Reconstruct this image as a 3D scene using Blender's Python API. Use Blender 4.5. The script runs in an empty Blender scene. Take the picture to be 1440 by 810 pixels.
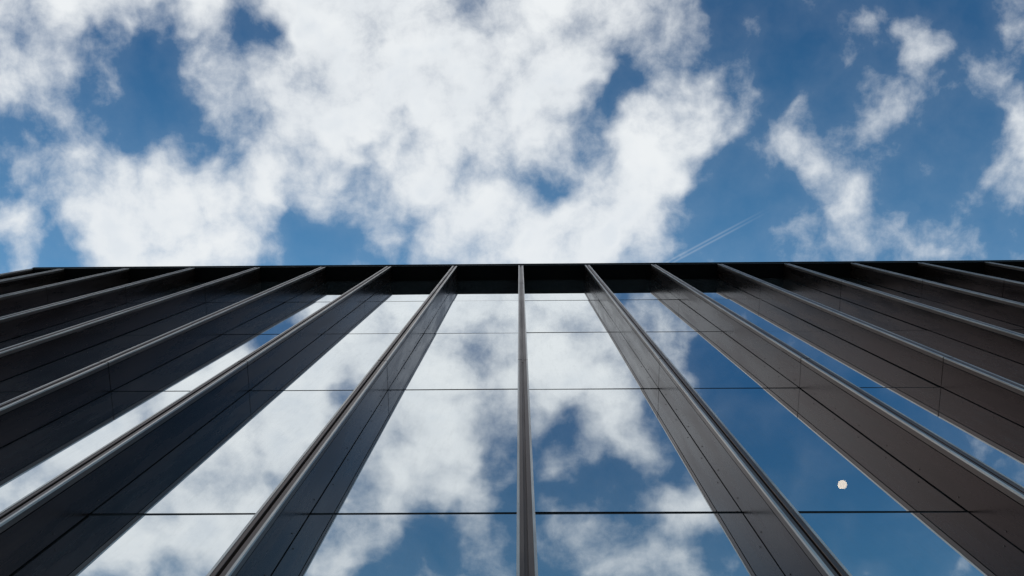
import bpy, math, random
from mathutils import Matrix, Vector
random.seed(4)
scene = bpy.context.scene
F = 960.0
CAMZ = 1.5
# ------------------------------------------------ camera
zen = Vector((10, 149, -960)).normalized()
e = (10 + 149*0.007)/960
xc = Vector((1, 0.007, e)).normalized()
yc = zen.cross(xc)
W2C = Matrix((xc, yc, zen)).transposed()
C2W = W2C.transposed()
cam = bpy.data.cameras.new("camera")
cam.lens = 24; cam.sensor_width = 36; cam.clip_end = 5000; cam.clip_start = 0.05
co = bpy.data.objects.new("camera", cam)
scene.collection.objects.link(co)
co.matrix_world = Matrix.Translation((0, 0, CAMZ)) @ C2W.to_4x4()
scene.camera = co

def pix_dir(px, py, refl=False):
    d = C2W @ Vector((px-720, 405-py, -F))
    d.normalize()
    if refl: d.y = -d.y
    return d
def pix_uv(px, py, refl=False):
    d = pix_dir(px, py, refl)
    return d.x/d.z, d.y/d.z

# ------------------------------------------------ node helpers
class NT:
    def __init__(s, nt): s.nt = nt; s.n = nt.nodes; s.l = nt.links
    def put(s, sock, v):
        if isinstance(v, bpy.types.NodeSocket): s.l.new(v, sock)
        else: sock.default_value = v
    def math(s, op, a, b=0.0, c=0.0, clamp=False):
        n = s.n.new('ShaderNodeMath'); n.operation = op; n.use_clamp = clamp
        s.put(n.inputs[0], a); s.put(n.inputs[1], b); s.put(n.inputs[2], c)
        return n.outputs[0]
    def vmath(s, op, a, b=(0, 0, 0), sc=None):
        n = s.n.new('ShaderNodeVectorMath'); n.operation = op
        s.put(n.inputs[0], a); s.put(n.inputs[1], b)
        if sc is not None: s.put(n.inputs['Scale'], sc)
        return n.outputs['Value'] if op in ('DISTANCE', 'DOT_PRODUCT', 'LENGTH') else n.outputs[0]
    def noise(s, vec, scale, detail=6, rough=.55, dist=0, lac=2.0, color=False):
        n = s.n.new('ShaderNodeTexNoise'); s.put(n.inputs['Vector'], vec)
        n.inputs['Scale'].default_value = scale; n.inputs['Detail'].default_value = detail
        n.inputs['Roughness'].default_value = rough; n.inputs['Distortion'].default_value = dist
        n.inputs['Lacunarity'].default_value = lac
        return n.outputs['Color'] if color else n.outputs['Fac']
    def maprange(s, v, a, b, c=0., d=1., smooth=True):
        n = s.n.new('ShaderNodeMapRange'); n.interpolation_type = 'SMOOTHSTEP' if smooth else 'LINEAR'
        s.put(n.inputs[0], v)
        for i, x in enumerate((a, b, c, d)): n.inputs[i+1].default_value = x
        return n.outputs[0]
    def mix(s, f, a, b, mode='MIX'):
        n = s.n.new('ShaderNodeMix'); n.data_type = 'RGBA'; n.blend_type = mode
        s.put(n.inputs[0], f); s.put(n.inputs[6], a); s.put(n.inputs[7], b)
        return n.outputs[2]

# ------------------------------------------------ world: sky with clouds
world = bpy.data.worlds.new("World"); scene.world = world; world.use_nodes = True
world.cycles.sampling_method = 'MANUAL'; world.cycles.sample_map_resolution = 256
world.node_tree.nodes.clear()
W = NT(world.node_tree)
SUN_EL = math.radians(38); SUN_AZ = math.radians(-14)   # azimuth from +Y, toward -X
sky = W.n.new('ShaderNodeTexSky'); sky.sky_type = 'NISHITA'; sky.sun_disc = False
sky.sun_elevation = SUN_EL; sky.sun_rotation = SUN_AZ
sky.air_density = 1.0; sky.dust_density = 0.5; sky.ozone_density = 3.0
tc = W.n.new('ShaderNodeTexCoord')
sep = W.n.new('ShaderNodeSeparateXYZ'); W.l.new(tc.outputs['Generated'], sep.inputs[0])
zc = W.math('MAXIMUM', sep.outputs[2], 0.04)
u = W.math('DIVIDE', sep.outputs[0], zc); v = W.math('DIVIDE', sep.outputs[1], zc)
cmb = W.n.new('ShaderNodeCombineXYZ'); W.l.new(u, cmb.inputs[0]); W.l.new(v, cmb.inputs[1])
P = cmb.outputs[0]
warpc = W.noise(P, 7.0, 3, .6, color=True)
wv = W.vmath('SUBTRACT', warpc, (.5, .5, .5))
PW = W.vmath('MULTIPLY', W.vmath('ADD', P, W.vmath('SCALE', wv, sc=0.17)), (1, 1, 0))
PN = W.vmath('MULTIPLY', W.vmath('ADD', P, W.vmath('SCALE', wv, sc=0.04)), (1, 1, 0))

# (px, py, radius px, weight, reflected?)
B = [
 (50,40,110,1.1,0),(170,0,90,1.,0),(270,-20,70,.9,0),(0,110,60,.8,0),
 (90,200,60,.8,0),(30,260,60,.7,0),(110,280,70,.8,0),(210,320,85,1.1,0),(310,310,90,1.2,0),(390,290,60,.9,0),
 (230,240,60,.5,0),(20,335,50,.5,0),(250,370,80,1.,0),(170,360,60,.8,0),
 (310,120,60,.8,0),(400,190,85,1.,0),(440,110,90,1.,0),(520,60,110,1.05,0),(600,140,110,1.1,0),(530,210,90,.95,0),
 (640,50,110,1.,0),(740,90,100,.9,0),(800,110,60,.8,0),(570,280,70,.8,0),(660,220,90,.7,0),(780,180,70,.6,0),
 (690,345,80,1.3,0),(780,330,90,1.4,0),(860,330,80,1.3,0),(930,270,60,1.,0),(900,210,60,1.,0),(970,190,60,1.2,0),
 (1005,150,45,.9,0),(960,110,50,.5,0),(930,40,90,.4,0),(820,30,70,.5,0),
 (1310,80,50,.75,0),(1285,120,40,.6,0),(1240,160,30,.6,0),(1415,180,40,1.0,0),(1440,225,40,.9,0),(1345,60,35,.5,0),
 (1125,195,36,.6,0),(1155,245,36,.5,0),(1185,300,42,.9,0),(1225,320,34,.6,0),(1310,345,36,.7,0),(1140,150,26,.6,0),(1380,350,26,.3,0),
 # gaps
 (375,30,60,-.8,0),(185,110,75,-.9,0),(262,155,40,-.6,0),(460,335,50,-.8,0),(590,320,42,-.5,0),(870,115,42,-.8,0),
 (340,245,30,-.6,0),(505,200,22,-.5,0),(740,250,36,-.35,0),(1060,300,60,-.5,0),(1080,60,110,-.4,0),(1010,330,40,-.5,0),(1360,290,50,-.4,0),
 # part of the sky only seen mirrored in the glass
 (680,500,90,1.2,1),(560,510,80,1.2,1),(450,480,90,1.2,1),(590,640,80,.9,1),(540,690,70,.9,1),(640,680,70,.8,1),(650,590,60,.7,1),(570,570,60,1.,1),
 (400,600,100,1.3,1),(340,680,100,1.3,1),(250,680,100,1.3,1),(180,620,110,1.3,1),(60,650,140,1.4,1),(300,740,80,.9,1),(460,780,60,.8,1),(360,540,80,1.2,1),(150,740,90,.9,1),(210,790,80,.5,1),(0,720,90,.8,1),
 (790,490,80,1.,1),(850,520,60,1.,1),(870,590,60,.8,1),(900,650,60,.7,1),(800,620,50,.5,1),(960,760,70,.95,1),(900,790,60,.6,1),(980,715,45,.8,1),
 (920,470,50,.6,1),(820,770,50,.55,1),(760,560,50,.6,1),(700,760,50,.4,1),(510,750,50,.6,1),
 (600,770,50,-.3,1),(775,680,40,-.3,1),(1040,500,60,-.6,1),(1150,620,160,-.8,1),(1250,760,120,-.7,1),(1060,640,60,-.4,1),
]
field = None
for (px, py, r, w, rf) in B:
    a, b = pix_uv(px, py, bool(rf))
    a2, b2 = pix_uv(px+8, py, bool(rf))
    R = r*1.6*math.hypot(a2-a, b2-b)/8
    d = W.vmath('DISTANCE', PW, (a, b, 0))
    g = W.maprange(d, 0, R, w*0.66, 0)
    field = g if field is None else W.math('ADD', field, g)
field = W.math('MAXIMUM', W.math('MINIMUM', field, 1.15), -.6)
rad = W.vmath('LENGTH', P)
far = W.maprange(rad, .85, 1.5, 0, .42)
bn = W.noise(P, 1.1, 2, .5)
far = W.math('MULTIPLY', far, W.math('MULTIPLY', bn, 2.0))
field = W.math('ADD', field, far)
fb = W.noise(PN, 8.0, 9, .60, .0, 2.1)
vor = W.n.new('ShaderNodeTexVoronoi'); vor.feature = 'SMOOTH_F1'; vor.voronoi_dimensions = '2D'
W.l.new(PW, vor.inputs['Vector']); vor.inputs['Scale'].default_value = 13; vor.inputs['Smoothness'].default_value = .6
puff = W.math('MULTIPLY', W.math('SUBTRACT', .42, vor.outputs['Distance']), .7)
# cloud layer gets thinner and softer away from the sun side
amp = W.maprange(v, -.2, -.4, 3.0, 2.1)
nz = W.math('ADD', W.math('MULTIPLY', W.math('SUBTRACT', fb, .5), amp), puff)
dens = W.math('ADD', W.math('SUBTRACT', field, .48), nz)
mask = W.maprange(dens, -.60, .90, 0, 1)
haze = W.maprange(dens, -1.4, .2, 0.0, .06)
mask = W.math('MAXIMUM', mask, haze)
# contrail
c1 = Vector(pix_uv(940, 370)); c2 = Vector(pix_uv(1090, 290))
dr = (c2-c1); L = dr.length; dr.normalize(); nr = Vector((-dr.y, dr.x))
along = W.math('SUBTRACT', W.vmath('DOT_PRODUCT', P, (dr.x, dr.y, 0)), c1.dot(dr))
acr = W.math('SUBTRACT', W.vmath('DOT_PRODUCT', P, (nr.x, nr.y, 0)), c1.dot(nr))
off = W.math('ABSOLUTE', W.math('SUBTRACT', W.math('ABSOLUTE', acr), .0024))
trail = W.math('MULTIPLY', W.maprange(off, 0, .0024, .13, 0), W.math('MULTIPLY', W.maprange(along, -.05, .01), W.maprange(along, L*.4, L, 1, 0)))
mask = W.math('ADD', mask, trail, clamp=True)
# cloud tone: bright rims, soft grey cores
tn = W.noise(W.vmath('ADD', PN, (9., 1., 4.)), 6.0, 4, .6)
core = W.math('MULTIPLY', W.maprange(dens, .3, 1.3), W.maprange(tn, .36, .64))
bright = W.maprange(v, -.35, .12)
darkc = W.mix(bright, (6.2, 6.8, 7.5, 1), (7.4, 7.9, 8.4, 1))
ccol = W.mix(core, (8.5, 8.8, 9.0, 1), darkc)
# air gets paler toward the sun side and toward the horizon
tint = W.mix(W.maprange(v, -.22, .16, smooth=False), (.38, .92, 1.12, 1), (1.0, 1.72, 1.70, 1))
tint = W.mix(W.maprange(v, -.25, -.75), tint, (.85, 1.55, 1.50, 1))
skyc = W.mix(1.0, sky.outputs[0], tint, 'MULTIPLY')
col = W.mix(mask, skyc, ccol)
bg = W.n.new('ShaderNodeBackground'); W.l.new(col, bg.inputs[0]); bg.inputs[1].default_value = 0.1
out = W.n.new('ShaderNodeOutputWorld'); W.l.new(bg.outputs[0], out.inputs[0])

# ------------------------------------------------ sun
sd = Vector((math.sin(SUN_AZ)*math.cos(SUN_EL), math.cos(SUN_AZ)*math.cos(SUN_EL), math.sin(SUN_EL)))
sl = bpy.data.lights.new("sun", 'SUN'); sl.energy = 3.0; sl.angle = math.radians(.5); sl.color = (1, .95, .88)
so = bpy.data.objects.new("sun", sl); scene.collection.objects.link(so)
so.rotation_euler = sd.to_track_quat('Z', 'Y').to_euler(); so.location = sd*80

# ------------------------------------------------ materials
def mat(name):
    m = bpy.data.materials.new(name); m.use_nodes = True; m.node_tree.nodes.clear()
    return m, NT(m.node_tree)
def principled(name, base, rough=.5, metal=0., var=.2, nscale=(3, 3, 3), bump=0., spec=.5, rvar=.1):
    m, T = mat(name)
    p = T.n.new('ShaderNodeBsdfPrincipled'); o = T.n.new('ShaderNodeOutputMaterial')
    T.l.new(p.outputs[0], o.inputs[0])
    t = T.n.new('ShaderNodeTexCoord'); q = T.vmath('MULTIPLY', t.outputs['Object'], nscale)
    n = T.noise(q, 1.0, 6, .6)
    dk = tuple(c*(1-var) for c in base)+(1,); lt = tuple(min(1, c*(1+var)) for c in base)+(1,)
    T.l.new(T.mix(T.maprange(n, .3, .7), dk, lt), p.inputs['Base Color'])
    T.l.new(T.maprange(n, .3, .7, rough-rvar, rough+rvar), p.inputs['Roughness'])
    p.inputs['Metallic'].default_value = metal; p.inputs['Specular IOR Level'].default_value = spec
    if bump:
        b = T.n.new('ShaderNodeBump'); b.inputs['Strength'].default_value = bump; b.inputs['Distance'].default_value = .01
        T.l.new(T.noise(q, 4., 6), b.inputs['Height']); T.l.new(b.outputs[0], p.inputs['Normal'])
    return m
m_fin = principled("bronze_anodised_fin", (.062, .036, .029), .27, .85, .28, (5, 5, .7), 0, .2, .06)
m_edge = principled("bronze_fin_nose", (.17, .115, .092), .38, .85, .14, (6, 6, 1.5), 0, .3, .06)
m_lip = principled("bronze_pale_lip", (.66, .56, .49), .35, .75, .2, (8, 8, 2), 0, .5, .06)  # strips along the fin edges, much paler than the nose
m_black = principled("black_soffit_metal", (.005, .005, .005), .75, 0, .3, spec=.1)
m_joint = principled("black_gasket", (.012, .012, .014), .7, 0, .2, spec=.3)
m_conc = principled("dark_interior", (.05, .05, .052), .8, 0, .2)
m_pave = principled("stone_paving", (.16, .155, .15), .8, 0, .2, (1.2, 1.2, 1), .3)
m_wall = principled("bronze_cladding", (.06, .05, .048), .5, .4, .2)
m_cord = principled("black_cord", (.02, .02, .02), .6)

m_glass, T = mat("coated_facade_glass")
gl = T.n.new('ShaderNodeBsdfGlossy'); gl.inputs['Roughness'].default_value = 0.0
gl.inputs['Color'].default_value = (.96, .99, 1.0, 1)
tr = T.n.new('ShaderNodeBsdfTransparent'); tr.inputs[0].default_value = (.45, .5, .52, 1)
lw = T.n.new('ShaderNodeFresnel'); lw.inputs['IOR'].default_value = 1.6
fac = T.maprange(lw.outputs[0], .05, .6, .85, .98, False)
t = T.n.new('ShaderNodeTexCoord')
bmp = T.n.new('ShaderNodeBump'); bmp.inputs['Strength'].default_value = .05; bmp.inputs['Distance'].default_value = .004
T.l.new(T.noise(t.outputs['Object'], 1.4, 2, .4), bmp.inputs['Height']); T.l.new(bmp.outputs[0], gl.inputs['Normal'])
dirt = T.maprange(T.noise(T.vmath('MULTIPLY', t.outputs['Object'], (6, 6, 1.2)), 2.5, 6, .7), .45, .8, 0.02, .09)
# sparse specks of dirt / water marks on the panes
sp = T.n.new('ShaderNodeTexVoronoi'); T.l.new(t.outputs['Object'], sp.inputs['Vector']); sp.inputs['Scale'].default_value = 3.2
speck = T.maprange(sp.outputs['Distance'], .010, .028, .75, 0)
df = T.n.new('ShaderNodeBsdfDiffuse'); df.inputs[0].default_value = (.35, .36, .37, 1)
dk = T.n.new('ShaderNodeBsdfDiffuse'); dk.inputs[0].default_value = (.06, .055, .05, 1)
ms = T.n.new('ShaderNodeMixShader'); T.l.new(fac, ms.inputs[0]); T.l.new(tr.outputs[0], ms.inputs[1]); T.l.new(gl.outputs[0], ms.inputs[2])
m2 = T.n.new('ShaderNodeMixShader'); T.l.new(dirt, m2.inputs[0]); T.l.new(ms.outputs[0], m2.inputs[1]); T.l.new(df.outputs[0], m2.inputs[2])
m3 = T.n.new('ShaderNodeMixShader'); T.l.new(speck, m3.inputs[0]); T.l.new(m2.outputs[0], m3.inputs[1]); T.l.new(dk.outputs[0], m3.inputs[2])
o = T.n.new('ShaderNodeOutputMaterial'); T.l.new(m3.outputs[0], o.inputs[0])

m_lamp, T = mat("lit_lamp_globe")
em = T.n.new('ShaderNodeEmission'); em.inputs[0].default_value = (1, .72, .45, 1); em.inputs[1].default_value = 13
o = T.n.new('ShaderNodeOutputMaterial'); T.l.new(em.outputs[0], o.inputs[0])

# ------------------------------------------------ mesh helpers
class MB:
    def __init__(s): s.v = []; s.f = []
    def box(s, x0, x1, y0, y1, z0, z1):
        b = len(s.v)
        s.v += [(x0,y0,z0),(x1,y0,z0),(x1,y1,z0),(x0,y1,z0),(x0,y0,z1),(x1,y0,z1),(x1,y1,z1),(x0,y1,z1)]
        s.f += [tuple(b+i for i in q) for q in ((0,3,2,1),(4,5,6,7),(0,1,5,4),(1,2,6,5),(2,3,7,6),(3,0,4,7))]
    def prism(s, poly, z0, z1):
        b = len(s.v); n = len(poly)
        s.v += [(x, y, z0) for x, y in poly]+[(x, y, z1) for x, y in poly]
        s.f += [tuple(b+i for i in reversed(range(n))), tuple(b+n+i for i in range(n))]
        for i in range(n):
            j = (i+1) % n; s.f.append((b+i, b+j, b+n+j, b+n+i))
    def lathe(s, prof, cx, cy, n=24):
        b = len(s.v)
        for r, z in prof:
            for i in range(n):
                a = 2*math.pi*i/n; s.v.append((cx+r*math.cos(a), cy+r*math.sin(a), z))
        for k in range(len(prof)-1):
            for i in range(n):
                j = (i+1) % n; s.f.append((b+k*n+i, b+k*n+j, b+(k+1)*n+j, b+(k+1)*n+i))
    def obj(s, name, m, parent=None, smooth=False):
        me = bpy.data.meshes.new(name); me.from_pydata(s.v, [], s.f); me.update(); me.materials.append(m)
        if smooth: me.polygons.foreach_set('use_smooth', [True]*len(me.polygons))
        ob = bpy.data.objects.new(name, me); scene.collection.objects.link(ob)
        if parent: ob.parent = parent
        return ob

# ------------------------------------------------ building
S = 1.5; X0 = .026; YT = 1.87; YG = 2.195
LEV = [CAMZ+z for z in (-1.27, 1.52, 4.30, 7.07, 9.85, 12.62, 15.40)]
TOP = LEV[-1]
NL, NR = -7, 16
XL = X0-7.52*S; XR = X0+NR*S+.05
TH = .05
bld = bpy.data.objects.new("office_building", None); scene.collection.objects.link(bld)

fin_x = [X0+i*S for i in range(NL, NR+1)] + [XL+.05]
joints = [LEV[0]-.2, LEV[1], LEV[3], LEV[5], TOP-.002]
for k, fx in enumerate(fin_x):
    body = MB(); nose = MB(); gask = MB(); scr = MB(); lip = MB()
    for a, b in zip(joints[:-1], joints[1:]):
        z0, z1 = a+.005, b-.005
        jx = random.uniform(-.0015, .0015)
        body.prism([(fx-TH+.001+jx, YT+.060), (fx+TH-.001+jx, YT+.060), (fx+TH-.001+jx, YG-.004), (fx-TH+.001+jx, YG-.004)], z0, z1)
        c = .004
        nose.prism([(fx-TH, YT+.052), (fx-TH, YT+c), (fx-TH+c, YT), (fx-.014, YT), (fx-.012, YT+.002), (fx-.012, YT+.030),
                    (fx+.006, YT+.030), (fx+.006, YT+.006), (fx+.008, YT+.004), (fx+TH-c, YT+.004), (fx+TH, YT+.004+c), (fx+TH, YT+.052)][::-1], z0+.002, z1-.002)
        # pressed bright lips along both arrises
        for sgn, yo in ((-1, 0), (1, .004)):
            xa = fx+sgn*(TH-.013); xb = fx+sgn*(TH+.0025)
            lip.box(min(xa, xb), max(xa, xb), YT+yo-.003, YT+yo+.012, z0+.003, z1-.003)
        zz = z0+.12
        while zz < z1-.05:
            for sgn in (-1, 1):
                xx = fx+sgn*TH
                scr.box(min(xx, xx+sgn*.003), max(xx, xx+sgn*.003), YG-.05, YG-.043, zz, zz+.008)
            zz += .46
    gask.box(fx-TH+.010, fx+TH-.010, YT+.045, YG-.002, joints[0], joints[-1])
    body.obj("fin_blade", m_fin, bld); nose.obj("fin_nose", m_edge, bld); gask.obj("fin_core", m_joint, bld)
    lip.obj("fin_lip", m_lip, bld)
    scr.obj("fin_screws", m_edge, bld)

# glass panes
xs = sorted(fin_x)
for a, b in zip(xs[:-1], xs[1:]):
    for z0, z1 in zip(LEV[:-1], LEV[1:]):
        g = MB(); w = (b-a)/2-.02; h = (z1-z0)/2-.014
        cx, cz = (a+b)/2, (z0+z1)/2
        tx = random.gauss(0, .0016); tz = random.gauss(0, .0022)
        g.v = [(sx*w, sx*w*tz+sz*h*tx, sz*h) for sx, sz in ((-1,-1),(1,-1),(1,1),(-1,1))]
        g.f = [(0, 1, 2, 3)]
        ob = g.obj("glass_pane", m_glass, bld); ob.location = (cx, YG+.003, cz)
fr = MB()
for z in LEV[:-1]:
    fr.box(XL+.1, XR, YG+.008, YG+.06, z-.017, z+.017)
for x in xs:
    fr.box(x-.03, x+.03, YG+.012, YG+.14, LEV[0]-.2, TOP-.003)
fr.obj("glazing_frame", m_joint, bld)
sh = MB()
sh.box(XL, XR, YT+.002, YG+.3, TOP, TOP+.16)
sh.obj("soffit", m_black, bld)
sh = MB(); sh.box(XL-.02, XR+.02, YT-.012, YG+.32, TOP+.163, TOP+.23); sh.obj("roof_coping", m_black, bld)
sh = MB()
sh.box(XL, XR, YG+.31, 16, TOP+.003, TOP+.15)
sh.box(XL, XL+.1, YG+.003, 16, 0, TOP-.004)
sh.box(XR-.1, XR, YG+.003, 16, 0, TOP-.004)
sh.box(XL+.101, XR-.101, 15.8, 16, 0, TOP-.004)
sh.box(XL+.11, XR-.11, YT+.08, YG-.006, 0, LEV[0]-.21)
sh.obj("cladding", m_wall, bld)
sh = MB()
for z in LEV[1:-1]:
    sh.box(XL+.12, XR-.12, YG+.16, 15.7, z-.28, z+.02)
sh.box(XL+.12, XR-.12, 7.0, 7.15, .0, TOP-.01)
sh.obj("floor_slabs", m_conc, bld)

# pendant lamp inside
ly = YG+.95
d = pix_dir(1184, 681); tpar = ly/d.y; lp = d*tpar; lx, lz = lp.x, lp.z+CAMZ
ceil = min(z-.28 for z in LEV if z-.28 > lz)
lamp = bpy.data.objects.new("pendant_lamp", None); scene.collection.objects.link(lamp)
g = MB(); r = .050
prof = [(.001, lz-r*.8)]+[(r*math.sin(t_), lz-r*.8*math.cos(t_)) for t_ in [i*math.pi/14 for i in range(1, 14)]]+[(.001, lz+r*.8)]
g.lathe(prof, lx, ly); g.obj("globe", m_lamp, lamp, True)
g = MB(); g.lathe([(r-.004, lz-.007), (r+.012, lz-.007), (r+.012, lz+.005), (r-.004, lz+.005)], lx, ly)
g.lathe([(.02, lz+r*.8-.004), (.02, lz+r+.04), (.003, lz+r+.05), (.003, ceil-.03), (.05, ceil-.03), (.05, ceil-.001)], lx, ly, 16)
g.obj("fitting", m_cord, lamp)

# ground
g = MB(); g.v = [(-2000, -2000, 0), (2000, -2000, 0), (2000, 2000, 0), (-2000, 2000, 0)]; g.f = [(0, 1, 2, 3)]
g.obj("pavement", m_pave)

scene.view_settings.view_transform = 'Standard'; scene.view_settings.look = 'None'
scene.view_settings.exposure = 0; scene.view_settings.gamma = 1
print("lamp", lx, ly, lz, ceil)
